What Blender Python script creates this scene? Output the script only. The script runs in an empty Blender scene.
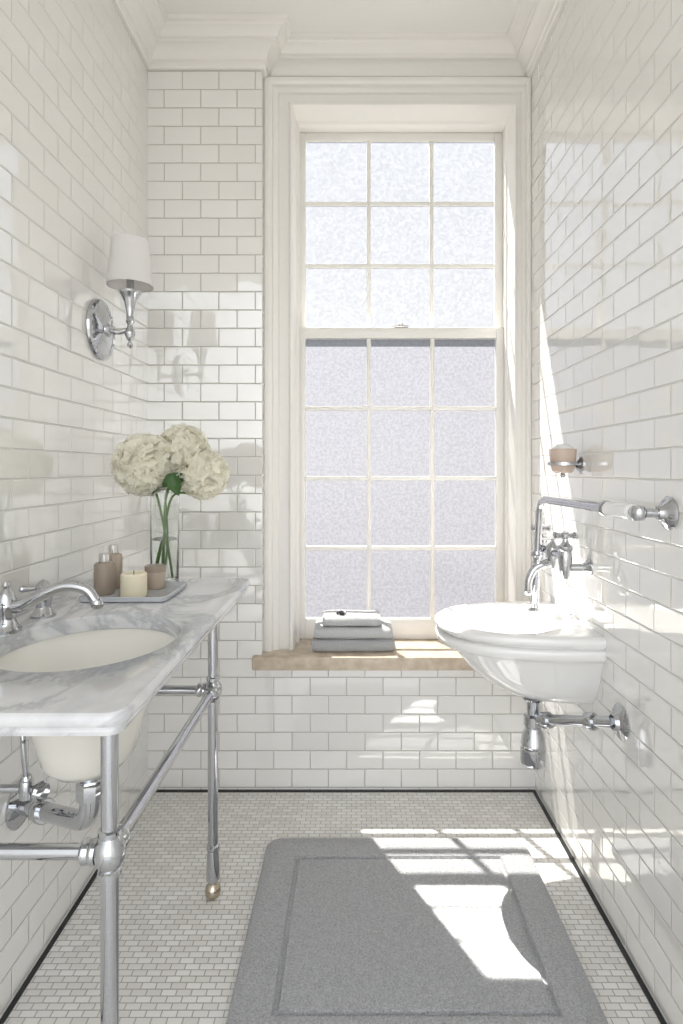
import bpy, bmesh, math, random
from mathutils import Vector, Matrix, noise
random.seed(7)
S = bpy.context.scene
COL = S.collection

# ------------------------------------------------------------------ materials
def new_mat(name):
    m = bpy.data.materials.new(name); m.use_nodes = True
    nt = m.node_tree; b = nt.nodes['Principled BSDF']
    return m, nt, b
def P(name, color, rough=0.5, metal=0.0, coat=0.0, trans=0.0, ior=1.45, sheen=0.0, sss=0.0):
    m, nt, b = new_mat(name)
    b.inputs['Base Color'].default_value = (*color, 1)
    b.inputs['Roughness'].default_value = rough
    b.inputs['Metallic'].default_value = metal
    b.inputs['Coat Weight'].default_value = coat
    b.inputs['Transmission Weight'].default_value = trans
    b.inputs['IOR'].default_value = ior
    b.inputs['Sheen Weight'].default_value = sheen
    if sss: 
        b.inputs['Subsurface Weight'].default_value = sss
        b.inputs['Subsurface Scale'].default_value = 0.01
    return m
def add_noise_bump(m, scale, strength, dist=0.002, detail=3, colvar=None):
    nt = m.node_tree; b = nt.nodes['Principled BSDF']
    g = nt.nodes.new('ShaderNodeNewGeometry')
    n = nt.nodes.new('ShaderNodeTexNoise'); n.inputs['Scale'].default_value = scale; n.inputs['Detail'].default_value = detail
    nt.links.new(g.outputs['Position'], n.inputs['Vector'])
    bp = nt.nodes.new('ShaderNodeBump'); bp.inputs['Strength'].default_value = strength; bp.inputs['Distance'].default_value = dist
    nt.links.new(n.outputs['Fac'], bp.inputs['Height']); nt.links.new(bp.outputs[0], b.inputs['Normal'])
    if colvar:
        r = nt.nodes.new('ShaderNodeValToRGB')
        r.color_ramp.elements[0].position = 0.3; r.color_ramp.elements[1].position = 0.7
        r.color_ramp.elements[0].color = (*colvar[0], 1); r.color_ramp.elements[1].color = (*colvar[1], 1)
        nt.links.new(n.outputs['Fac'], r.inputs[0]); nt.links.new(r.outputs[0], b.inputs['Base Color'])
    return m

def tile_mat(name, ua, va, w, h, grout, colA, colB, gcol, rough, tilt, bevel=0.002, uoff=0.0, voff=0.0, dist=0.0015, wav=0.0, ior=1.45, coat=0.0):
    m, nt, b = new_mat(name); L = nt.links; N = nt.nodes.new
    b.inputs['IOR'].default_value = ior
    def math_(op, a, c=None, d=None):
        n = N('ShaderNodeMath'); n.operation = op
        for i, v in enumerate((a, c, d)):
            if v is None: continue
            if isinstance(v, (int, float)): n.inputs[i].default_value = v
            else: L.new(v, n.inputs[i])
        return n.outputs[0]
    g = N('ShaderNodeNewGeometry'); sp = N('ShaderNodeSeparateXYZ'); L.new(g.outputs['Position'], sp.inputs[0])
    u = sp.outputs['XYZ'.index(ua)]; v = sp.outputs['XYZ'.index(va)]
    u = math_('ADD', u, 10 + uoff); v = math_('ADD', v, 10 + voff)
    vv = math_('DIVIDE', v, h); row = math_('FLOOR', vv); fv = math_('FRACT', vv)
    sh = math_('MULTIPLY', math_('MODULO', row, 2.0), 0.5)
    uu = math_('ADD', math_('DIVIDE', u, w), sh); colm = math_('FLOOR', uu); fu = math_('FRACT', uu)
    du = math_('MULTIPLY', math_('MINIMUM', fu, math_('SUBTRACT', 1.0, fu)), w)
    dv = math_('MULTIPLY', math_('MINIMUM', fv, math_('SUBTRACT', 1.0, fv)), h)
    d = math_('MINIMUM', du, dv)
    def mr(lo, hi, inter='SMOOTHSTEP'):
        n = N('ShaderNodeMapRange'); n.interpolation_type = inter; L.new(d, n.inputs['Value'])
        n.inputs['From Min'].default_value = lo; n.inputs['From Max'].default_value = hi
        return n.outputs['Result']
    height = mr(grout*0.4, grout*0.5+bevel)
    mask = mr(grout*0.4, grout*0.6)
    cb = N('ShaderNodeCombineXYZ'); L.new(row, cb.inputs[0]); L.new(colm, cb.inputs[1])
    wn = N('ShaderNodeTexWhiteNoise'); wn.noise_dimensions = '3D'; L.new(cb.outputs[0], wn.inputs['Vector'])
    mx = N('ShaderNodeMix'); mx.data_type = 'RGBA'; L.new(wn.outputs['Value'], mx.inputs[0])
    mx.inputs[6].default_value = (*colA, 1); mx.inputs[7].default_value = (*colB, 1)
    mg = N('ShaderNodeMix'); mg.data_type = 'RGBA'; L.new(mask, mg.inputs[0])
    mg.inputs[6].default_value = (*gcol, 1); L.new(mx.outputs[2], mg.inputs[7])
    L.new(mg.outputs[2], b.inputs['Base Color'])
    rr = N('ShaderNodeMix'); rr.data_type = 'FLOAT'; L.new(mask, rr.inputs[0])
    rr.inputs[2].default_value = 0.8; rr.inputs[3].default_value = rough; L.new(rr.outputs[0], b.inputs['Roughness'])
    s1 = N('ShaderNodeVectorMath'); s1.operation = 'SUBTRACT'; L.new(wn.outputs['Color'], s1.inputs[0]); s1.inputs[1].default_value = (.5, .5, .5)
    s2 = N('ShaderNodeVectorMath'); s2.operation = 'SCALE'; L.new(s1.outputs[0], s2.inputs[0]); s2.inputs['Scale'].default_value = tilt
    s3 = N('ShaderNodeVectorMath'); s3.operation = 'ADD'; L.new(s2.outputs[0], s3.inputs[0]); L.new(g.outputs['Normal'], s3.inputs[1])
    s4 = N('ShaderNodeVectorMath'); s4.operation = 'NORMALIZE'; L.new(s3.outputs[0], s4.inputs[0])
    hgt = height
    if wav:
        nz = N('ShaderNodeTexNoise'); nz.inputs['Scale'].default_value = 14; nz.inputs['Detail'].default_value = 1
        L.new(g.outputs['Position'], nz.inputs['Vector'])
        hgt = math_('ADD', height, math_('MULTIPLY', nz.outputs['Fac'], wav))
    bp = N('ShaderNodeBump'); bp.inputs['Strength'].default_value = 1.0; bp.inputs['Distance'].default_value = dist
    L.new(hgt, bp.inputs['Height']); L.new(s4.outputs[0], bp.inputs['Normal']); L.new(bp.outputs[0], b.inputs['Normal'])
    if coat:
        L.new(bp.outputs[0], b.inputs['Coat Normal']); b.inputs['Coat Roughness'].default_value = .015; b.inputs['Coat IOR'].default_value = 1.8
        L.new(math_('MULTIPLY', mask, coat), b.inputs['Coat Weight'])
    return m

WA, WB = (.91, .90, .87), (.88, .87, .835)
tk = dict(w=.142, h=.0715, grout=.0024, colA=WA, colB=WB, rough=.03, tilt=.015, wav=.3, ior=1.9, coat=1.0)
M_tile_side = tile_mat('subway_tile_side', 'Y', 'Z', gcol=(.62, .61, .57), **tk)
M_tile_back = tile_mat('subway_tile_back', 'X', 'Z', gcol=(.46, .45, .39), uoff=.04, **tk)
M_floor = tile_mat('mosaic_floor', 'X', 'Y', .036, .018, .0022, (.90, .885, .85), (.78, .755, .71), (.42, .40, .37), .22, .03, bevel=.0008, dist=.0006)
M_black = P('black_liner_tile', (.02, .02, .022), .15)
M_paint = P('warm_white_paint', (.91, .89, .85), .28)
M_ceil = P('ceiling_paint', (.91, .90, .87), .7)
M_chrome = P('polished_chrome', (.53, .54, .56), .035, 1.0)
M_brass = P('warm_nickel', (.54, .47, .37), .22, 1.0)
M_porc = P('white_porcelain', (.89, .885, .87), .05, coat=.6, ior=1.6)
M_bowl = P('cream_porcelain', (.82, .80, .73), .10, coat=.3)
M_stem = P('green_stem', (.14, .27, .05), .45)
M_leaf = P('dark_green_leaf', (.05, .12, .03), .4)
M_taupe = P('taupe_bottle', (.34, .28, .22), .3)
M_taupe2 = P('beige_jar', (.47, .39, .31), .35)
M_wax = P('candle_cream', (.85, .78, .60), .45, sss=.2)
M_cup = P('blush_ceramic', (.66, .52, .43), .2, coat=.4)
M_silver = P('brushed_silver', (.63, .62, .60), .25, 1.0)
M_darks = P('dark_bead', (.03, .03, .04), .3)
M_tray = P('grey_tray', (.52, .54, .56), .18)
M_glass = P('clear_glass', (.97, .99, .98), .0, trans=1.0, ior=1.45)
M_water = P('water', (.97, 1, .98), .0, trans=1.0, ior=1.33)
M_stone = add_noise_bump(P('travertine_sill', (.7, .6, .47), .22), 26, .15, .001, 6, ((.53, .43, .32), (.73, .63, .51)))
M_towel = add_noise_bump(P('grey_towel', (.50, .51, .51), .95, sheen=.4), 420, 1.0, .004, 2, ((.38, .39, .40), (.58, .59, .59)))
M_towel2 = add_noise_bump(P('pale_towel', (.50, .51, .51), .95, sheen=.4), 420, 1.0, .004, 2, ((.52, .53, .54), (.74, .75, .75)))
M_mat = add_noise_bump(P('grey_bath_mat_pile', (.3, .31, .32), .95, sheen=.3), 230, 1.0, .006, 4, ((.34, .34, .35), (.58, .585, .59)))

def marble():
    m, nt, b = new_mat('carrara_marble'); L = nt.links; N = nt.nodes.new
    g = N('ShaderNodeNewGeometry')
    mp = N('ShaderNodeMapping'); mp.inputs['Rotation'].default_value = (0, 0, .9); mp.inputs['Scale'].default_value = (1, .4, 1)
    L.new(g.outputs['Position'], mp.inputs[0])
    n = N('ShaderNodeTexNoise'); n.inputs['Scale'].default_value = 5; n.inputs['Detail'].default_value = 9; n.inputs['Roughness'].default_value = .62; n.inputs['Distortion'].default_value = 1.0
    L.new(mp.outputs[0], n.inputs['Vector'])
    r = N('ShaderNodeValToRGB'); e = r.color_ramp.elements
    e[0].position = .30; e[0].color = (.60, .61, .62, 1); e[1].position = .75; e[1].color = (.79, .79, .79, 1)
    for p, c in ((.44, (.73, .73, .735)), (.495, (.49, .50, .52)), (.53, (.70, .705, .71)), (.6, (.79, .79, .79))):
        k = e.new(p); k.color = (*c, 1)
    L.new(n.outputs['Fac'], r.inputs[0]); L.new(r.outputs[0], b.inputs['Base Color'])
    b.inputs['Roughness'].default_value = .08
    return m
M_marble = marble()

def frosted(name, col, t, var):
    m = bpy.data.materials.new(name); m.use_nodes = True; nt = m.node_tree; nt.nodes.clear(); L = nt.links; N = nt.nodes.new
    o = N('ShaderNodeOutputMaterial'); g = N('ShaderNodeNewGeometry')
    v = N('ShaderNodeTexNoise'); v.inputs['Scale'].default_value = 95; v.inputs['Detail'].default_value = 1.5; L.new(g.outputs['Position'], v.inputs['Vector'])
    bp = N('ShaderNodeBump'); bp.inputs['Distance'].default_value = .001; bp.inputs['Strength'].default_value = .2; L.new(v.outputs['Fac'], bp.inputs['Height'])
    r = N('ShaderNodeMapRange'); L.new(v.outputs['Fac'], r.inputs['Value']); r.inputs['From Min'].default_value = .35; r.inputs['From Max'].default_value = .65
    mc = N('ShaderNodeMix'); mc.data_type = 'RGBA'; L.new(r.outputs[0], mc.inputs[0])
    mc.inputs[6].default_value = (*[c*(1-var) for c in col], 1); mc.inputs[7].default_value = (*[min(1, c*(1+var)) for c in col], 1)
    tl = N('ShaderNodeBsdfTranslucent'); L.new(mc.outputs[2], tl.inputs[0]); L.new(bp.outputs[0], tl.inputs['Normal'])
    tr = N('ShaderNodeBsdfTransparent'); tr.inputs[0].default_value = (.95, .97, 1, 1)
    mx = N('ShaderNodeMixShader'); mx.inputs[0].default_value = t; L.new(tl.outputs[0], mx.inputs[1]); L.new(tr.outputs[0], mx.inputs[2])
    gl = N('ShaderNodeBsdfGlossy'); gl.inputs['Roughness'].default_value = .25; L.new(bp.outputs[0], gl.inputs['Normal'])
    m2 = N('ShaderNodeMixShader'); m2.inputs[0].default_value = .04; L.new(mx.outputs[0], m2.inputs[1]); L.new(gl.outputs[0], m2.inputs[2])
    L.new(m2.outputs[0], o.inputs[0]); return m
M_frostU = frosted('frosted_glass_upper', (.090, .092, .098), .42, .20)
M_frostL = frosted('frosted_glass_lower', (.082, .084, .096), .13, .13)

def twosided(name, c1, c2, f):
    m = bpy.data.materials.new(name); m.use_nodes = True; nt = m.node_tree; nt.nodes.clear(); L = nt.links; N = nt.nodes.new
    o = N('ShaderNodeOutputMaterial'); a = N('ShaderNodeBsdfDiffuse'); a.inputs[0].default_value = (*c1, 1)
    t = N('ShaderNodeBsdfTranslucent'); t.inputs[0].default_value = (*c2, 1)
    x = N('ShaderNodeMixShader'); x.inputs[0].default_value = f; L.new(a.outputs[0], x.inputs[1]); L.new(t.outputs[0], x.inputs[2]); L.new(x.outputs[0], o.inputs[0]); return m
M_shade = twosided('linen_shade', (.97, .96, .95), (.97, .95, .93), .35)
M_petal = twosided('cream_petal', (1, .985, .90), (1, .98, .87), .5)

# ------------------------------------------------------------------ mesh helpers
def group(name, loc=(0, 0, 0)):
    e = bpy.data.objects.new(name, None); e.empty_display_size = .05; e.location = loc; COL.objects.link(e); return e
def mk(name, verts, faces, mat, parent=None, smooth=True, angle=35, fix=True):
    me = bpy.data.meshes.new(name); me.from_pydata([tuple(v) for v in verts], [], faces)
    bm = bmesh.new(); bm.from_mesh(me)
    if fix: bmesh.ops.recalc_face_normals(bm, faces=bm.faces)
    bm.to_mesh(me); bm.free()
    me.update()
    if smooth:
        for p in me.polygons: p.use_smooth = True
        me.set_sharp_from_angle(angle=math.radians(angle))
    for m in (mat if isinstance(mat, (list, tuple)) else [mat]): me.materials.append(m)
    o = bpy.data.objects.new(name, me); COL.objects.link(o)
    if parent is not None:
        o.parent = parent; o.location = -Vector(parent.location)
    return o
def boxes(name, lst, mat, parent=None, bev=0.0, seg=2):
    bm = bmesh.new()
    for (x0, x1, y0, y1, z0, z1) in lst:
        r = bmesh.ops.create_cube(bm, size=1)
        for v in r['verts']:
            v.co = Vector((x0+(v.co.x+.5)*(x1-x0), y0+(v.co.y+.5)*(y1-y0), z0+(v.co.z+.5)*(z1-z0)))
    if bev: bmesh.ops.bevel(bm, geom=bm.edges[:], offset=bev, segments=seg, profile=.5, affect='EDGES')
    bm.verts.index_update(); vs = [v.co.copy() for v in bm.verts]; fs = [[v.index for v in f.verts] for f in bm.faces]; bm.free()
    return mk(name, vs, fs, mat, parent, smooth=bev > 0)
def box(name, x0, x1, y0, y1, z0, z1, mat, parent=None, bev=0.0, seg=2):
    return boxes(name, [(x0, x1, y0, y1, z0, z1)], mat, parent, bev, seg)
def loft(name, loops, mat, parent=None, cap0=True, cap1=True, cyc=False, angle=35):
    n = len(loops[0]); vs = [p for l in loops for p in l]; fs = []
    K = len(loops)
    for i in range(K if cyc else K-1):
        a = i*n; b = ((i+1) % K)*n
        for j in range(n):
            k = (j+1) % n; fs.append([a+j, a+k, b+k, b+j])
    if not cyc:
        if cap0: fs.append(list(range(n))[::-1])
        if cap1: fs.append([(K-1)*n+j for j in range(n)])
    return mk(name, vs, fs, mat, parent, angle=angle)
def lathe(name, prof, loc, mat, parent=None, axis=(0, 0, 1), seg=40, angle=35):
    q = Vector(axis).normalized().to_track_quat('Z', 'Y'); loc = Vector(loc)
    loops = []
    for r, z in prof:
        r = max(r, 1e-5)
        loops.append([loc + q @ Vector((r*math.cos(2*math.pi*i/seg), r*math.sin(2*math.pi*i/seg), z)) for i in range(seg)])
    return loft(name, loops, mat, parent, angle=angle)
def fillet(pts, rad, n=7):
    pts = [Vector(p) for p in pts]; out = [pts[0]]
    for i in range(1, len(pts)-1):
        a, b, c = pts[i-1], pts[i], pts[i+1]
        d1 = (a-b); d2 = (c-b); r = min(rad, d1.length*.48, d2.length*.48)
        p = b+d1.normalized()*r; q = b+d2.normalized()*r
        for k in range(n+1):
            t = k/n; out.append(p*(1-t)**2+b*2*t*(1-t)+q*t*t)
    out.append(pts[-1]); return out
def bez(pts, n=24):
    pts = [Vector(p) for p in pts]; P_ = [pts[0]*2-pts[1]]+pts+[pts[-1]*2-pts[-2]]; out = []
    for i in range(1, len(P_)-2):
        for k in range(n):
            t = k/n; a, b, c, d = P_[i-1:i+3]
            out.append(.5*((2*b)+(c-a)*t+(2*a-5*b+4*c-d)*t*t+(3*b-a-3*c+d)*t**3))
    out.append(pts[-1]); return out
def tube(name, pts, r, mat, parent=None, seg=20, rfun=None):
    pts = [Vector(p) for p in pts]; loops = []; nrm = None
    for i, p in enumerate(pts):
        t = (pts[min(i+1, len(pts)-1)]-pts[max(i-1, 0)]).normalized()
        if nrm is None:
            nrm = t.orthogonal().normalized()
        nrm = (nrm-t*nrm.dot(t)).normalized(); bn = t.cross(nrm)
        rr = rfun(i/(len(pts)-1)) if rfun else r
        loops.append([p+rr*(math.cos(2*math.pi*j/seg)*nrm+math.sin(2*math.pi*j/seg)*bn) for j in range(seg)])
    return loft(name, loops, mat, parent)
def rrect(x0, x1, y0, y1, r, z, d=0.0, n=8, m=14):
    x0 += d; x1 -= d; y0 += d; y1 -= d; r = max(r-d, .002); out = []
    cs = [(x1-r, y1-r, 0), (x0+r, y1-r, 90), (x0+r, y0+r, 180), (x1-r, y0+r, 270)]
    for ci, (cx, cy, a0) in enumerate(cs):
        for k in range(n+1):
            a = math.radians(a0+90*k/n); out.append(Vector((cx+r*math.cos(a), cy+r*math.sin(a), z)))
        nx, ny, na = cs[(ci+1) % 4]; e = Vector((nx+r*math.cos(math.radians(na)), ny+r*math.sin(math.radians(na)), z)); s = out[-1].copy()
        for k in range(1, m): out.append(s.lerp(e, k/m))
    return out
def ell_map(loop, cx, cy, a, b, z):
    out = []
    for p in loop:
        t = math.atan2((p.y-cy)/b, (p.x-cx)/a); out.append(Vector((cx+a*math.cos(t), cy+b*math.sin(t), z)))
    return out

# ------------------------------------------------------------------ room shell
XL, XR, YB, YR, ZC, Y0 = -.802, .704, 2.257, 2.35, 2.935, -.9
XP = -.358; ZS = .526; YE = 2.518
box('wall_left', XL-.12, XL, Y0, YE, 0, ZC, M_tile_side)
box('wall_right', XR, XR+.12, Y0, YE, 0, ZC, M_tile_side)
box('floor', XL-.12, XR+.12, Y0, YE, -.1, 0, M_floor)
box('ceiling', XL-.12, XR+.12, Y0, YE, ZC, ZC+.1, M_ceil)
wb = boxes('wall_back', [(XL, XP, YB, YE, 0, ZC), (XP, XR, YB, YE, 0, ZS-.05)], [M_tile_back, M_tile_side])
for p in wb.data.polygons:
    if abs(p.normal.x) > .9: p.material_index = 1
boxes('wall_window_surround', [(XP, -.244, YR, YE, ZS, ZC), (.644, XR, YR, YE, ZS, ZC), (-.244, .644, YR, YE, 2.704, ZC)], M_paint)
boxes('trim_floor_liner', [(XL, XL+.013, Y0, YB, 0, .003), (XR-.013, XR, Y0, YB, 0, .003), (XL+.013, XR-.013, YB-.014, YB, 0, .003)], M_black)
def sweep_plan(name, path, prof, mat):
    loops = []
    K = len(path)
    for i, p in enumerate(path):
        p = Vector(p)
        ns = []
        if i > 0: d = (p-Vector(path[i-1])).normalized(); ns.append(Vector((d.y, -d.x)))
        if i < K-1: d = (Vector(path[i+1])-p).normalized(); ns.append(Vector((d.y, -d.x)))
        n = ns[0] if len(ns) == 1 else (ns[0]+ns[1])/(1+ns[0].dot(ns[1]))
        loops.append([Vector((p.x+n.x*o, p.y+n.y*o, z)) for o, z in prof])
    return loft(name, loops, mat, None, angle=25)
pth = [(XL, Y0), (XL, YB), (XP, YB), (XP, YR), (XR, YR), (XR, Y0)]
cp = [(0, -.135), (.012, -.135), (.016, -.128), (.016, -.112), (.024, -.108), (.026, -.098), (.030, -.086), (.040, -.074), (.054, -.066), (.062, -.064), (.062, -.054), (.070, -.051), (.074, -.042), (.084, -.032), (.096, -.027), (.100, -.020), (.112, -.018), (.114, 0), (0, 0)]
sweep_plan('trim_crown', pth, [(o, ZC+z) for o, z in cp], M_paint)

# ------------------------------------------------------------------ window
W = group('window_1', (.2, 2.5, ZS))
prof = [(0, YE), (0, 2.45), (-.010, 2.45), (-.010, 2.425), (0, 2.42), (0, 2.330), (.006, 2.318), (.014, 2.316), (.020, 2.324), (.022, 2.332), (.060, 2.332), (.064, 2.324), (.074, 2.320), (.082, 2.318), (.086, 2.304), (.098, 2.298), (.112, 2.300), (.1185, 2.306), (.1185, 2.36)]
vs = []; fs = []
for o, y in prof:
    vs += [(-.24-o, y, ZS), (-.24-o, y, 2.70+o*.92), (.64+.545*o, y, 2.70+o*.92), (.64+.545*o, y, ZS)]
for i in range(len(prof)-1):
    for j in range(3): fs.append([i*4+j, i*4+j+1, i*4+j+5, i*4+j+4])
mk('casing', vs, fs, M_paint, W, angle=25)
gx0, gx1 = -.208, .606
def sash(nm, y0, y1, z0, z1, g0, g1, rows, mat, ym):
    bars = [(-.24, gx0, y0, y1, z0, z1), (gx1, .64, y0, y1, z0, z1), (gx0, gx1, y0, y1, z0, g0), (gx0, gx1, y0, y1, g1, z1)]
    boxes(nm+'_frame', bars, M_paint, W, bev=.003)
    mu = []
    for k in (1, 2):
        x = gx0+(gx1-gx0)*k/3; mu.append((x-.009, x+.009, y0+.003, y1-.0005, g0, g1))
    boxes(nm+'_muntin_v', mu, M_paint, W, bev=.003)
    mu = []
    for k in range(1, rows):
        z = g0+(g1-g0)*k/rows; mu.append((gx0, gx1, y0+.0035, y1-.001, z-.009, z+.009))
    boxes(nm+'_muntin_h', mu, M_paint, W, bev=.003)
    mk(nm+'_pane', [(gx0, ym, g0), (gx1, ym, g0), (gx1, ym, g1), (gx0, ym, g1)], [[0, 1, 2, 3]], mat, W, smooth=False, fix=False)
sash('upper_sash', 2.499, 2.514, 1.815, 2.70, 1.858, 2.664, 3, M_frostU, 2.511)
sash('lower_sash', 2.470, 2.498, ZS, 1.853, .612, 1.808, 4, M_frostL, 2.4965)
box('sash_lock_base', .17, .23, 2.464, 2.490, 1.853, 1.861, M_silver, W, bev=.002)
lathe('sash_lock_knob', [(0, 0), (.012, 0), (.012, .008), (.006, .012), (0, .013)], (.20, 2.476, 1.861), M_silver, W)
box('window_sill', XP-.035, XR, YB-.028, YE, ZS-.052, ZS, M_stone, None, bev=.006)

# ------------------------------------------------------------------ console washstand
CW = group('console_washstand', (-.56, 1.30, 0))
cx0, cx1, cy0, cy1, ct = XL+.001, -.318, .80, 1.805, .911
bx, by, ba, bb = -.530, 1.165, .172, .193
prof = [(.022, -.034), (.010, -.034), (.008, -.028), (.010, -.022), (.003, -.019), (0, -.014), (0, -.008), (.002, -.003), (.006, 0)]
lo = [rrect(cx0, cx1, cy0, cy1, .03, ct+z, d) for d, z in prof]
base = lo[-1]
for s, z in ((1.025, 0), (1.006, -.002), (1.0, -.007), (1.0, -.034)):
    lo.append(ell_map(base, bx, by, ba*s, bb*s, ct+z))
loft('marble_top', lo, M_marble, CW, cyc=True)
bl = []
inner = [(1.03, -.034), (.985, -.036), (.88, -.055), (.75, -.085), (.635, -.125), (.545, -.165), (.47, -.205), (.36, -.232), (.15, -.240), (.05, -.241)]
outer = [(.05, -.256), (.25, -.254), (.40, -.250), (.50, -.230), (.555, -.195), (.61, -.160), (.70, -.122), (.83, -.085), (.96, -.056), (1.03, -.046), (1.03, -.0345)]
for s, z in inner+outer: bl.append(ell_map(base, bx, by, ba*s, bb*s, ct+z))
loft('undermount_bowl', bl, M_bowl, CW, cap0=False, cap1=False, angle=60)
lathe('bowl_drain', [(0, 0), (.02, 0), (.022, .003), (.016, .006), (0, .005)], (bx, by, ct-.240), M_chrome, CW)
LX, LN, LF, RZ = -.412, .978, 1.694, .605
def leg(nm, y):
    lathe(nm, [(0, .03), (.010, .032), (.0125, .06), (.0135, .10), (.0155, .105), (.0155, .115), (.0135, .12), (.0145, .16), (.0145, RZ-.04), (.019, RZ-.038), (.019, RZ-.030), (.0145, RZ-.026), (.0145, RZ+.026), (.019, RZ+.030), (.019, RZ+.038), (.0145, RZ+.04), (.0145, .84), (.020, .845), (.022, .876), (0, .876)], (LX, y, 0), M_chrome, CW)
    lathe(nm+'_joint', [(0, -.03), (.016, -.027), (.024, -.014), (.027, 0), (.024, .014), (.016, .027), (0, .03)], (LX, y, RZ), M_chrome, CW)
    lathe(nm+'_shoe', [(.014, .05), (.020, .055), (.019, .09), (.016, .14), (.019, .144), (.019, .152), (.0145, .156)], (LX, y, 0), M_chrome, CW)
    lathe(nm+'_foot', [(0, 0), (.012, 0), (.021, .008), (.023, .020), (.020, .034), (.012, .042), (0, .043)], (LX, y, 0), M_brass, CW)
leg('leg_near', LN); leg('leg_far', LF)
def rail(nm, a, b, r=.0125):
    a = Vector(a); b = Vector(b); tube(nm, [a, b], r, M_chrome, CW)
    d = (b-a).normalized()
    for k, p, sg in ((1, a, 1), (2, b, -1)):
        lathe(nm+'_collar_%d' % k, [(0, 0), (.020, 0), (.021, .006), (.018, .012), (.020, .016), (.020, .022), (.015, .027), (0, .028)], p+d*sg*.02, M_chrome, CW, axis=d*sg)
rail('rail_front', (LX, LN, RZ), (LX, LF, RZ), .0135)
rail('rail_side_near', (LX, LN, RZ), (XL, LN, RZ))
rail('rail_side_far', (LX, LF, RZ), (XL, LF, RZ))
for nm, y in (('near', LN), ('far', LF)):
    lathe('wall_flange_'+nm, [(0, 0), (.034, 0), (.034, .004), (.024, .010), (.016, .022), (0, .022)], (XL, y, RZ), M_chrome, CW, axis=(1, 0, 0))
tube('waste_pipe', fillet([(bx, by, .66), (bx, by, .54), (bx-.08, by+.06, .515), (XL, 1.385, .45)], .05), .019, M_chrome, CW)
lathe('waste_nut', [(0, -.02), (.026, -.02), (.028, -.015), (.028, .015), (.026, .02), (0, .02)], (bx, by, .61), M_chrome, CW, seg=8)
lathe('waste_nut_2', [(0, -.016), (.024, -.016), (.027, -.01), (.027, .01), (.024, .016), (0, .016)], Vector((bx-.08, by+.06, .515)).lerp(Vector((XL, 1.385, .45)), .45), M_chrome, CW, axis=(-.192, .16, -.065), seg=24)
lathe('waste_flange', [(0, 0), (.052, 0), (.054, .006), (.044, .014), (.024, .022), (.022, .03), (0, .03)], (XL, 1.385, .45), M_chrome, CW, axis=(1, 0, 0))
y = 1.27
tube('supply_stub', [(XL, y, .55), (XL+.085, y, .55)], .009, M_chrome, CW)
lathe('supply_flange', [(0, 0), (.028, 0), (.026, .008), (.012, .014), (0, .014)], (XL, y, .55), M_chrome, CW, axis=(1, 0, 0))
lathe('stop_valve', [(0, -.02), (.014, -.02), (.016, 0), (.014, .02), (.009, .03), (0, .03)], (XL+.085, y, .55), M_chrome, CW)
tube('supply_riser', bez([(XL+.085, y, .57), (XL+.08, y-.005, .66), (XL+.062, y+.02, .78), (XL+.062, y+.03, .88)]), .006, M_chrome, CW)
lathe('stop_handle', [(0, 0), (.008, 0), (.008, .02), (.020, .024), (.022, .030), (.018, .036), (0, .037)], (XL+.095, y, .55), M_chrome, CW, axis=(1, -.4, .0))

# washstand faucet
WF = group('widespread_faucet', (-.735, 1.20, ct))
def lever_valve(nm, x, y, ang):
    lathe(nm+'_base', [(0, 0), (.027, 0), (.028, .005), (.022, .010), (.016, .022), (.018, .034), (.020, .042), (.014, .050), (.012, .058), (.017, .062), (.018, .070), (.010, .080), (.004, .084), (0, .086)], (x, y, ct), M_chrome, WF)
    for k in range(4):
        a = ang+k*math.pi/2; d = Vector((math.cos(a), math.sin(a), 0)); c = Vector((x, y, ct+.066))
        tube(nm+'_arm%d' % k, [c+d*.012, c+d*.022, c+d*.034, c+d*.040], .005, M_chrome, WF, rfun=lambda t: .0045+.003*t)
        lathe(nm+'_tip%d' % k, [(0, -.008), (.006, -.005), (.008, 0), (.006, .005), (0, .008)], c+d*.042, M_chrome, WF, seg=16)
lever_valve('valve_near', -.735, 1.085, .3); lever_valve('valve_far', -.715, 1.335, .5)
lathe('spout_base', [(0, 0), (.028, 0), (.029, .006), (.022, .012), (.017, .026), (.020, .044), (.022, .055), (.017, .072), (.012, .082), (.007, .090), (.009, .096), (.005, .104), (0, .105)], (-.725, 1.21, ct), M_chrome, WF)
tube('spout', bez([(-.725, 1.21, ct+.05), (-.69, 1.21, ct+.056), (-.655, 1.21, ct+.074), (-.605, 1.21, ct+.094), (-.560, 1.21, ct+.088), (-.538, 1.21, ct+.062)]), .011, M_chrome, WF, rfun=lambda t: .015-.005*t)
lathe('spout_tip', [(0, 0), (.010, 0), (.0125, .005), (.0125, .014), (.010, .018), (0, .018)], (-.5355, 1.21, ct+.049), M_chrome, WF)

# tray and toiletries
TR = group('vanity_tray', (-.585, 1.565, ct))
lo = []
for d, z in ((.012, .0005), (.002, .004), (0, .014), (.003, .016), (.006, .014), (.010, .008), (.014, .006)):
    lo.append(rrect(-.70, -.475, 1.46, 1.67, .02, ct+z, d))
loft('tray_dish', lo, M_tray, TR)
def lathed(name, loc, parts):
    g = group(name, loc)
    for nm, pr, m in parts: lathe(nm, pr, loc, m, g, seg=40)
    return g
tz = ct+.0065
lathed('lotion_bottle', (-.665, 1.545, tz), [('body', [(0, 0), (.024, 0), (.026, .003), (.026, .078), (.022, .084), (.012, .087), (0, .087)], M_taupe), ('cap', [(0, .087), (.014, .087), (.014, .106), (.012, .108), (0, .108)], M_silver)])
lathed('lotion_bottle', (-.672, 1.62, tz), [('body', [(0, 0), (.022, 0), (.024, .003), (.024, .090), (.020, .096), (.011, .099), (0, .099)], M_taupe2), ('cap', [(0, .099), (.013, .099), (.013, .120), (0, .121)], M_silver)])
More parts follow.
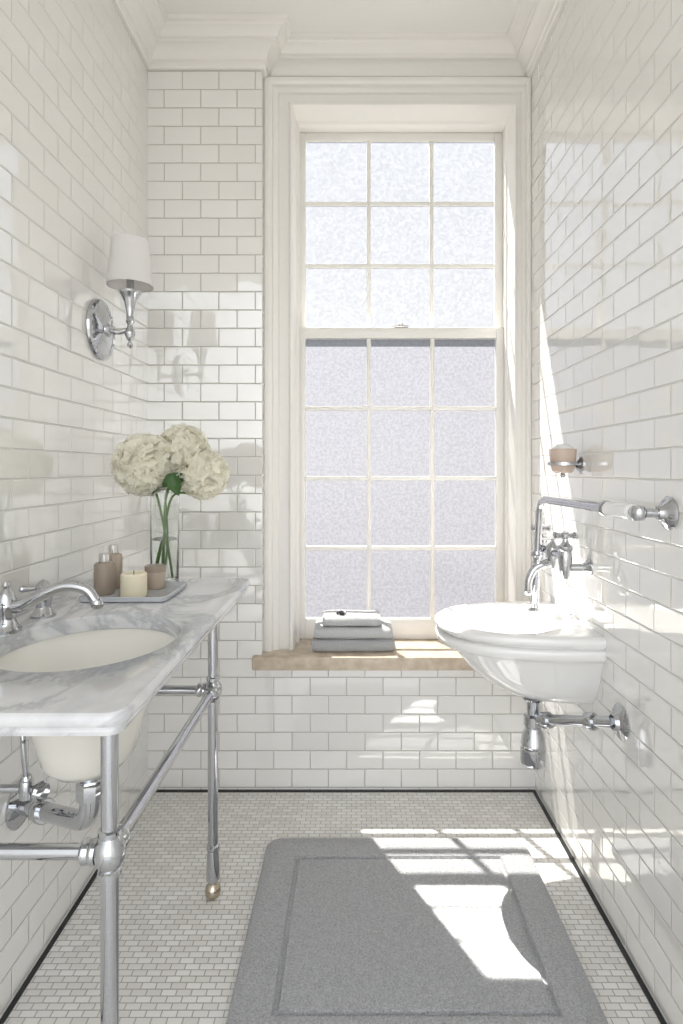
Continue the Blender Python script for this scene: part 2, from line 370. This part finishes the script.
lathed('pillar_candle', (-.575, 1.515, tz), [('wax', [(0, 0), (.031, 0), (.033, .003), (.033, .058), (.030, .062), (.024, .059), (0, .057)], M_wax), ('wick', [(0, .056), (.0012, .056), (.001, .068), (0, .068)], M_darks)])
lathed('cosmetic_jar', (-.555, 1.62, tz), [('body', [(0, 0), (.026, 0), (.028, .003), (.028, .046), (0, .046)], M_taupe2), ('lid', [(0, .0465), (.029, .0465), (.029, .062), (.027, .064), (0, .064)], M_taupe)])

# flower vase
vx, vy = -.562, 1.722
FV = group('flower_vase', (vx, vy, ct))
lathe('vase_glass', [(0, .0005), (.039, .0005), (.041, .003), (.041, .277), (.0395, .279), (.038, .277), (.038, .016), (.036, .012), (0, .011)], (vx, vy, ct), M_glass, FV, seg=56)
lathe('vase_water', [(0, .0115), (.0355, .0125), (.0375, .0165), (.0375, .13), (0, .13)], (vx, vy, ct), M_water, FV, seg=56)
blooms = [((-.612, 1.70, 1.262), .088), ((-.512, 1.74, 1.305), .074), ((-.447, 1.715, 1.235), .072)]
def bloom(nm, c, R, n=300):
    c = Vector(c); vs = []; fs = []
    for i in range(n):
        ph = math.acos(1-2*(i+.5)/n); th = i*2.39996+random.uniform(-.2, .2)
        d = Vector((math.sin(ph)*math.cos(th), math.sin(ph)*math.sin(th), math.cos(ph)))
        a0 = random.uniform(0, 6.28); t = d.orthogonal().normalized(); t = Matrix.Rotation(a0, 3, d) @ t; b = d.cross(t)
        w = R*random.uniform(.19, .30); cu = R*random.uniform(.18, .42); ph0 = random.uniform(0, 6.28); Rr = R*random.uniform(.90, 1.05); ru = R*random.uniform(.02, .045)
        o = len(vs); NU, NV = 6, 5
        for iv in range(NV):
            v = iv/(NV-1)
            for iu in range(NU):
                u = iu/(NU-1)*2-1
                p = c+d*(Rr*(.66+.34*v-.05*v*u*u))+t*(w*u*(.45+.55*math.sin(v*2.0)))+b*(cu*v*v+.35*w*u*u*v+ru*v*math.sin(u*5+ph0))
                vs.append(p)
        for iv in range(NV-1):
            for iu in range(NU-1):
                q = o+iv*NU+iu; fs.append([q, q+1, q+NU+1, q+NU])
    return mk(nm, vs, fs, M_petal, FV, angle=180, fix=False)
for i, (c, R) in enumerate(blooms):
    bloom('bloom_%d' % (i+1), c, R)
    lathe('bloom_%d_core' % (i+1), [(0, -R*.84), (R*.59, -R*.59), (R*.84, 0), (R*.59, R*.59), (0, R*.84)], c, M_petal, FV, seg=20, angle=180)
    dx = (-1, .2, 1)[i]
    tube('stem_%d' % (i+1), bez([(vx-dx*.024, vy+.01*(i-1), ct+.018), (vx-dx*.008, vy+.008*(i-1), ct+.12), (vx+dx*.022, vy, ct+.255), (c[0]*.8+vx*.2, c[1], c[2]-R*.75), (c[0], c[1], c[2]-R*.3)]), .0034, M_stem, FV, seg=10)
tube('stem_4', bez([(vx+.005, vy-.02, ct+.018), (vx+.012, vy-.012, ct+.14), (vx+.006, vy-.008, ct+.26), (vx+.03, vy-.01, ct+.31)]), .003, M_stem, FV, seg=10)
def leaf(nm, a, dirv, up, Ln, Wd):
    a = Vector(a); d = Vector(dirv).normalized(); upv = Vector(up); s = d.cross(upv).normalized(); u = s.cross(d); vs = []; fs = []; NU, NV = 5, 10
    for iv in range(NV+1):
        v = iv/NV; w = Wd*math.sin(math.pi*min(1, v*.98+.02))**.8
        for iu in range(NU):
            x = iu/(NU-1)*2-1; vs.append(a+d*Ln*v+s*w*x*.5+u*(abs(x)*w*.25-.35*Ln*v*v+.002*math.sin(v*14+x*3)))
    for iv in range(NV):
        for iu in range(NU-1):
            q = iv*NU+iu; fs.append([q, q+1, q+NU+1, q+NU])
    mk(nm, vs, fs, M_leaf, FV, angle=180, fix=False)
leaf('leaf_1', (-.55, 1.665, 1.205), (.8, -.15, .35), (0, -1, .3), .075, .042)
leaf('leaf_2', (-.54, 1.705, 1.20), (-.4, -.5, .0), (0, 0, 1), .06, .03)
leaf('leaf_3', (-.515, 1.65, 1.235), (.2, -.2, -.8), (0, -1, .1), .06, .038)
leaf('leaf_4', (-.56, 1.73, 1.21), (-.2, .8, .3), (0, 0, 1), .07, .04)

# ------------------------------------------------------------------ wall sconce
SC = group('wall_sconce', (XL, 1.824, 1.687))
lathe('backplate', [(0, 0), (.092, 0), (.095, .005), (.093, .012), (.084, .016), (.078, .013), (.070, .015), (.045, .022), (.022, .026), (.018, .036), (.012, .04), (0, .04)], (XL, 1.824, 1.687), M_chrome, SC, axis=(1, 0, 0), seg=64)
sx = -.704
tube('arm', bez([(XL+.03, 1.824, 1.687), (XL+.06, 1.824, 1.680), (sx, 1.824, 1.690)]), .008, M_chrome, SC)
lathe('candle_cup', [(0, -.062), (.004, -.060), (.009, -.052), (.008, -.044), (.004, -.040), (.010, -.032), (.016, -.018), (.016, -.008), (.009, .004), (.008, .014), (.014, .024), (.011, .030), (.012, .055), (.018, .085), (.028, .105), (.035, .112), (.036, .117), (.028, .119), (.012, .120), (.010, .21), (0, .21)], (sx, 1.824, 1.69), M_chrome, SC)
lathe('shade', [(.069, 1.825), (.056, 1.968), (.0545, 1.968), (.0675, 1.825), (.069, 1.825)], (sx, 1.824, 0), M_shade, SC, seg=56)
lathe('shade_trim_lower', [(.0695, 1.825), (.0690, 1.832), (.0672, 1.832), (.0675, 1.825), (.0695, 1.825)], (sx, 1.824, 0), M_shade, SC, seg=56)
for o in list(SC.children):
    if o.name.startswith('shade'):
        bm = bmesh.new(); bm.from_mesh(o.data)
        bmesh.ops.delete(bm, geom=[f for f in bm.faces if len(f.verts) > 10], context='FACES'); bm.to_mesh(o.data); bm.free()

# ------------------------------------------------------------------ wall hung basin (right)
bcy = 1.85
WBn = group('wall_hung_basin', (.55, bcy, .66))
def dloop(Lx, Wy, z, n=2.5, K=84, B=16):
    out = []
    for i in range(K+1):
        t = math.pi*i/K; s = max(math.sin(t), 0); c = math.cos(t)
        out.append(Vector((XR-.0005-Lx*s**(2/n), bcy-Wy*math.copysign(abs(c)**(2/n), c), z)))
    for k in range(1, B): out.append(Vector((XR-.0005, bcy+Wy-2*Wy*k/B, z)))
    return out
sec = [(.13, .09, .548), (.19, .12, .549), (.235, .145, .560), (.29, .168, .590), (.345, .190, .635), (.385, .208, .685), (.402, .216, .700), (.408, .219, .705), (.430, .228, .708), (.440, .233, .717), (.441, .234, .732), (.434, .231, .740), (.414, .222, .742), (.414, .222, .747), (.435, .232, .749), (.443, .235, .758), (.441, .234, .769), (.428, .228, .777), (.41, .22, .778)]
lo = [dloop(a, b_, z) for a, b_, z in sec]; base = lo[-1]
for a, b_, z in ((.176, .188, .778), (.169, .182, .774), (.160, .174, .762), (.148, .162, .72), (.12, .132, .67), (.07, .075, .64), (.02, .02, .635)):
    lo.append(ell_map(base, .475, bcy, a, b_, z))
loft('basin_body', lo, M_porc, WBn, angle=60)
lathe('basin_drain', [(0, 0), (.018, 0), (.020, .003), (0, .004)], (.475, bcy, .635), M_chrome, WBn)
tx, ty = .545, 1.765
lathe('bottle_trap', [(0, .350), (.028, .350), (.036, .356), (.038, .365), (.038, .40), (.035, .404), (.035, .41), (.037, .414), (.032, .444), (.024, .462), (.024, .468), (.028, .472), (.028, .500), (.023, .503), (.019, .506), (.019, .545), (.030, .549), (.034, .556), (0, .556)], (tx, ty, 0), M_chrome, WBn)
pw = (XR, 1.523, .585)
tube('trap_arm', [(tx, ty, .487), Vector((tx, ty, .487)).lerp(Vector(pw), .5), pw], .0155, M_chrome, WBn)
dv = (Vector(pw)-Vector((tx, ty, .487))).normalized()
for k, f in ((1, .17), (2, .68)):
    lathe('trap_nut_%d' % k, [(0, -.014), (.022, -.014), (.024, -.009), (.024, .009), (.022, .014), (0, .014)], Vector((tx, ty, .487)).lerp(Vector(pw), f), M_chrome, WBn, axis=dv, seg=24)
lathe('trap_flange', [(0, 0), (.044, 0), (.046, .005), (.040, .010), (.024, .016), (.020, .026), (0, .026)], pw, M_chrome, WBn, axis=(-1, 0, 0))

# bridge faucet on wall
BF = group('bridge_faucet', (XR, 1.84, 1.0))
fx, fz = .632, .985
def cross(nm, c, axis, R=.030):
    c = Vector(c); q = Vector(axis).normalized().to_track_quat('Z', 'Y')
    lathe(nm+'_hub', [(0, 0), (.009, 0), (.008, .012), (.013, .016), (.014, .026), (.011, .030), (0, .032)], c, M_chrome, BF, axis=axis, seg=24)
    lathe(nm+'_button', [(0, .030), (.009, .030), (.008, .034), (0, .035)], c, M_porc, BF, axis=axis, seg=24)
    for k in range(4):
        a = k*math.pi/2+.5; d = q @ Vector((math.cos(a), math.sin(a), 0)); m = c+q @ Vector((0, 0, .021))
        tube(nm+'_arm%d' % k, [m+d*.010, m+d*R], .0045, M_chrome, BF, seg=12, rfun=lambda t: .0045+.003*t)
        lathe(nm+'_tip%d' % k, [(0, -.008), (.007, -.005), (.009, 0), (.007, .005), (0, .008)], m+d*(R+.002), M_chrome, BF, axis=d, seg=14)
for nm, y in (('near', 1.735), ('far', 1.955)):
    lathe(nm+'_flange', [(0, 0), (.028, 0), (.028, .004), (.018, .010), (.012, .02), (0, .02)], (XR, y, fz-.03), M_chrome, BF, axis=(-1, 0, 0))
    tube(nm+'_inlet', fillet([(XR, y, fz-.03), (fx, y, fz-.03), (fx, y, fz+.02)], .02), .012, M_chrome, BF)
    lathe(nm+'_valve', [(0, -.065), (.010, -.062), (.014, -.05), (.018, -.03), (.021, .0), (.018, .02), (.022, .026), (.022, .034), (.013, .040), (.009, .048), (0, .048)], (fx, y, fz), M_chrome, BF)
    cross(nm+'_handle', (fx, y, fz+.045), (0, 0, 1), .036)
tube('bridge', [(fx, 1.735, fz), (fx, 1.955, fz)], .012, M_chrome, BF)
lathe('center_body', [(0, -.05), (.012, -.048), (.016, -.03), (.022, 0), (.019, .02), (.010, .03), (.004, .04), (0, .042)], (fx, 1.845, fz), M_chrome, BF)
tube('spout', bez([(fx, 1.845, fz-.03), (fx-.02, 1.845, fz-.035), (fx-.055, 1.845, fz-.05), (fx-.075, 1.845, fz-.085), (fx-.078, 1.845, fz-.12)]), .010, M_chrome, BF, rfun=lambda t: .0135-.002*t)
lathe('spout_nozzle', [(0, 0), (.011, 0), (.013, .004), (.013, .016), (.010, .02), (0, .02)], (fx-.078, 1.845, fz-.135), M_chrome, BF)

# towel rail / riser pipe
TRL = group('towel_rail', (XR, 1.29, 1.15))
lathe('near_flange', [(0, 0), (.036, 0), (.038, .005), (.034, .010), (.026, .014), (.018, .02), (.014, .03), (0, .03)], (XR, 1.29, 1.152), M_chrome, TRL, axis=(-1, 0, 0))
tube('near_bracket', [(XR, 1.29, 1.152), (.632, 1.29, 1.152)], .010, M_chrome, TRL)
lathe('near_knuckle', [(0, -.018), (.012, -.016), (.018, -.006), (.018, .006), (.012, .016), (0, .018)], (.632, 1.29, 1.152), M_chrome, TRL)
a = Vector((.632, 1.29, 1.152)); b = Vector((.610, 1.90, 1.152))
d = (b-a).normalized()
lathe('porcelain_grip', [(0, 0), (.013, 0), (.018, .005), (.0195, .05), (.018, .115), (.013, .12), (0, .12)], a+d*.022, M_porc, TRL, axis=d)
tube('rail', fillet([a, b, (.600, 1.925, .80), (.600, 1.925, .775)], .055), .0125, M_chrome, TRL)
lathe('rail_collar', [(0, 0), (.018, 0), (.020, .004), (.020, .014), (.015, .020), (0, .02)], a+d*.145, M_chrome, TRL, axis=d)
lathe('deck_collar', [(0, 0), (.022, 0), (.022, .005), (.014, .014), (.013, .03), (0, .03)], (.600, 1.925, .778), M_chrome, TRL)
lathe('mid_collar', [(0, -.012), (.016, -.010), (.019, 0), (.016, .010), (0, .012)], (.6045, 1.916, .97), M_chrome, TRL)
tube('mid_stay', [(.604, 1.916, 1.02), (XR, 1.95, 1.02)], .006, M_chrome, TRL)

# tumbler holder
TH = group('tumbler_holder', (XR, 1.80, 1.28))
lathe('wall_plate', [(0, 0), (.028, 0), (.028, .004), (.018, .009), (.010, .014), (0, .014)], (XR, 1.80, 1.262), M_chrome, TH, axis=(-1, 0, 0))
tube('bracket', [(XR, 1.80, 1.262), (.690, 1.80, 1.262)], .007, M_chrome, TH)
lathe('ring', [(.0425, -.005), (.0460, -.005), (.0460, .005), (.0425, .005), (.0425, -.005)], (.648, 1.80, 1.266), M_chrome, TH)
lathe('cup', [(0, 0), (.024, 0), (.032, .006), (.038, .025), (.041, .072), (.0395, .074), (.037, .070), (.034, .026), (0, .012)], (.648, 1.80, 1.238), M_cup, TH)
lathe('soap', [(0, .055), (.028, .055), (.033, .064), (.030, .078), (.018, .088), (0, .091)], (.648, 1.80, 1.238), M_porc, TH)
lathe('finial', [(0, -.016), (.006, -.014), (.008, -.006), (.005, 0), (0, .001)], (.648, 1.80, 1.238), M_chrome, TH)

# ------------------------------------------------------------------ bath mat
lo = []
mx0, mx1, my0, my1 = -.287, .568, 1.20, 1.94
for dd, z in ((.004, .0005), (0, .006), (.002, .016), (.010, .022), (.05, .024), (.100, .023), (.104, .015), (.112, .015), (.116, .023), (.16, .024)):
    lo.append(rrect(mx0, mx1, my0, my1, .05, z, dd, m=24))
loft('bath_mat', lo, M_mat, angle=60)

# ------------------------------------------------------------------ towels
FT = group('folded_towels', (-.01, 2.37, ZS))
def folded(nm, x0, x1, y0, y1, z0, layers, th, mat, seed):
    path = []
    for k in range(layers):
        z = z0+th*.5+k*th
        a, b = (y0+th*.5, y1-th*.5); fw = k % 2 == 0
        ys = [b+(a-b)*i/10 for i in range(11)] if fw else [a+(b-a)*i/10 for i in range(11)]
        path += [(y, z) for y in ys]
        if k < layers-1:
            e = a if fw else b; sg = -1 if fw else 1
            for i in range(1, 6):
                an = -math.pi/2+math.pi*i/6; path.append((e+sg*th*.5*math.cos(an), z+th*.5+th*.5*math.sin(an)))
    hw = th*.48; loops = []; NX = 40
    for ix in range(NX+1):
        f = ix/NX; x = x0+(x1-x0)*f; e = min(f, 1-f)*NX; sc = 1 if e > 2.5 else .55+.18*e
        up = []; dn = []
        for i, (y, z) in enumerate(path):
            y2, z2 = path[min(i+1, len(path)-1)]; y1_, z1_ = path[max(i-1, 0)]
            t = Vector((y2-y1_, z2-z1_)).normalized(); n = Vector((-t.y, t.x))
            wob = noise.noise(Vector((x*14, y*14+seed, z*30)))*.0034; wy = noise.noise(Vector((x*11+seed*3, z*60, 2.0)))*.003
            p = Vector((y+wy, z+wob))
            up.append(p+n*hw*sc); dn.append(p-n*hw*sc)
        loops.append([Vector((x, p.x, p.y)) for p in up+dn[::-1]])
    loft(nm, loops, mat, FT, angle=50)
folded('lower_towel', -.165, .160, 2.285, 2.44, ZS+.001, 2, .0245, M_towel, 1)
folded('middle_towel', -.158, .152, 2.290, 2.435, ZS+.0505, 2, .023, M_towel2, 2)
folded('washcloth', -.125, .105, 2.300, 2.42, ZS+.098, 2, .020, M_towel2, 3)
for i, (x, y, r) in enumerate(((-.052, 2.33, .010), (-.036, 2.338, .008), (-.044, 2.322, .007), (-.066, 2.336, .006))):
    lathe('ornament_%d' % i, [(0, -r), (r*.7, -r*.7), (r, 0), (r*.7, r*.7), (0, r)], (x, y, ZS+.140+r*.7), M_darks if i != 1 else M_silver, FT, seg=16)

# ------------------------------------------------------------------ light
sd = bpy.data.lights.new('sun', 'SUN'); sd.energy = 50; sd.angle = .010; sd.color = (1, .95, .87)
so = bpy.data.objects.new('sun', sd); COL.objects.link(so)
so.rotation_euler = Vector((-.48, 1, 2.38)).to_track_quat('Z', 'Y').to_euler(); so.location = (-1, 5, 6)
w = bpy.data.worlds.new('sky'); S.world = w; w.use_nodes = True; nt = w.node_tree; bg = nt.nodes['Background']
# sky: hazy gradient, boosted toward the unseen rear (-Y) as added room fill
tc = nt.nodes.new('ShaderNodeTexCoord'); sp = nt.nodes.new('ShaderNodeSeparateXYZ'); mr = nt.nodes.new('ShaderNodeMapRange'); cr = nt.nodes.new('ShaderNodeValToRGB')
nt.links.new(tc.outputs['Generated'], sp.inputs[0]); nt.links.new(sp.outputs[2], mr.inputs[0]); mr.inputs[1].default_value = -1; mr.inputs[2].default_value = 1
e = cr.color_ramp.elements; e[0].position = .40; e[0].color = (.46, .44, .41, 1); e[1].position = 1; e[1].color = (.80, .88, 1, 1)
k = e.new(.5); k.color = (.92, .92, .92, 1); k = e.new(.65); k.color = (.92, .95, 1, 1)
m2 = nt.nodes.new('ShaderNodeMapRange'); m2.interpolation_type = 'SMOOTHSTEP'; nt.links.new(sp.outputs[1], m2.inputs[0])
m2.inputs[1].default_value = -.6; m2.inputs[2].default_value = .3; m2.inputs[3].default_value = 2.5; m2.inputs[4].default_value = 1.1
nt.links.new(mr.outputs[0], cr.inputs[0]); nt.links.new(cr.outputs[0], bg.inputs[0]); nt.links.new(m2.outputs[0], bg.inputs[1])

# ------------------------------------------------------------------ camera
cd = bpy.data.cameras.new('camera'); cam = bpy.data.objects.new('camera', cd); COL.objects.link(cam); S.camera = cam
cam.location = (0, 0, 1.25); cam.rotation_euler = (math.radians(90), 0, 0)
cd.sensor_width = 36; cd.lens = 580/1024*36; cd.shift_x = -12.5/1024; cd.shift_y = -43/1024; cd.clip_start = .02
S.view_settings.view_transform = 'Standard'; S.view_settings.look = 'None'; S.view_settings.exposure = 0.3
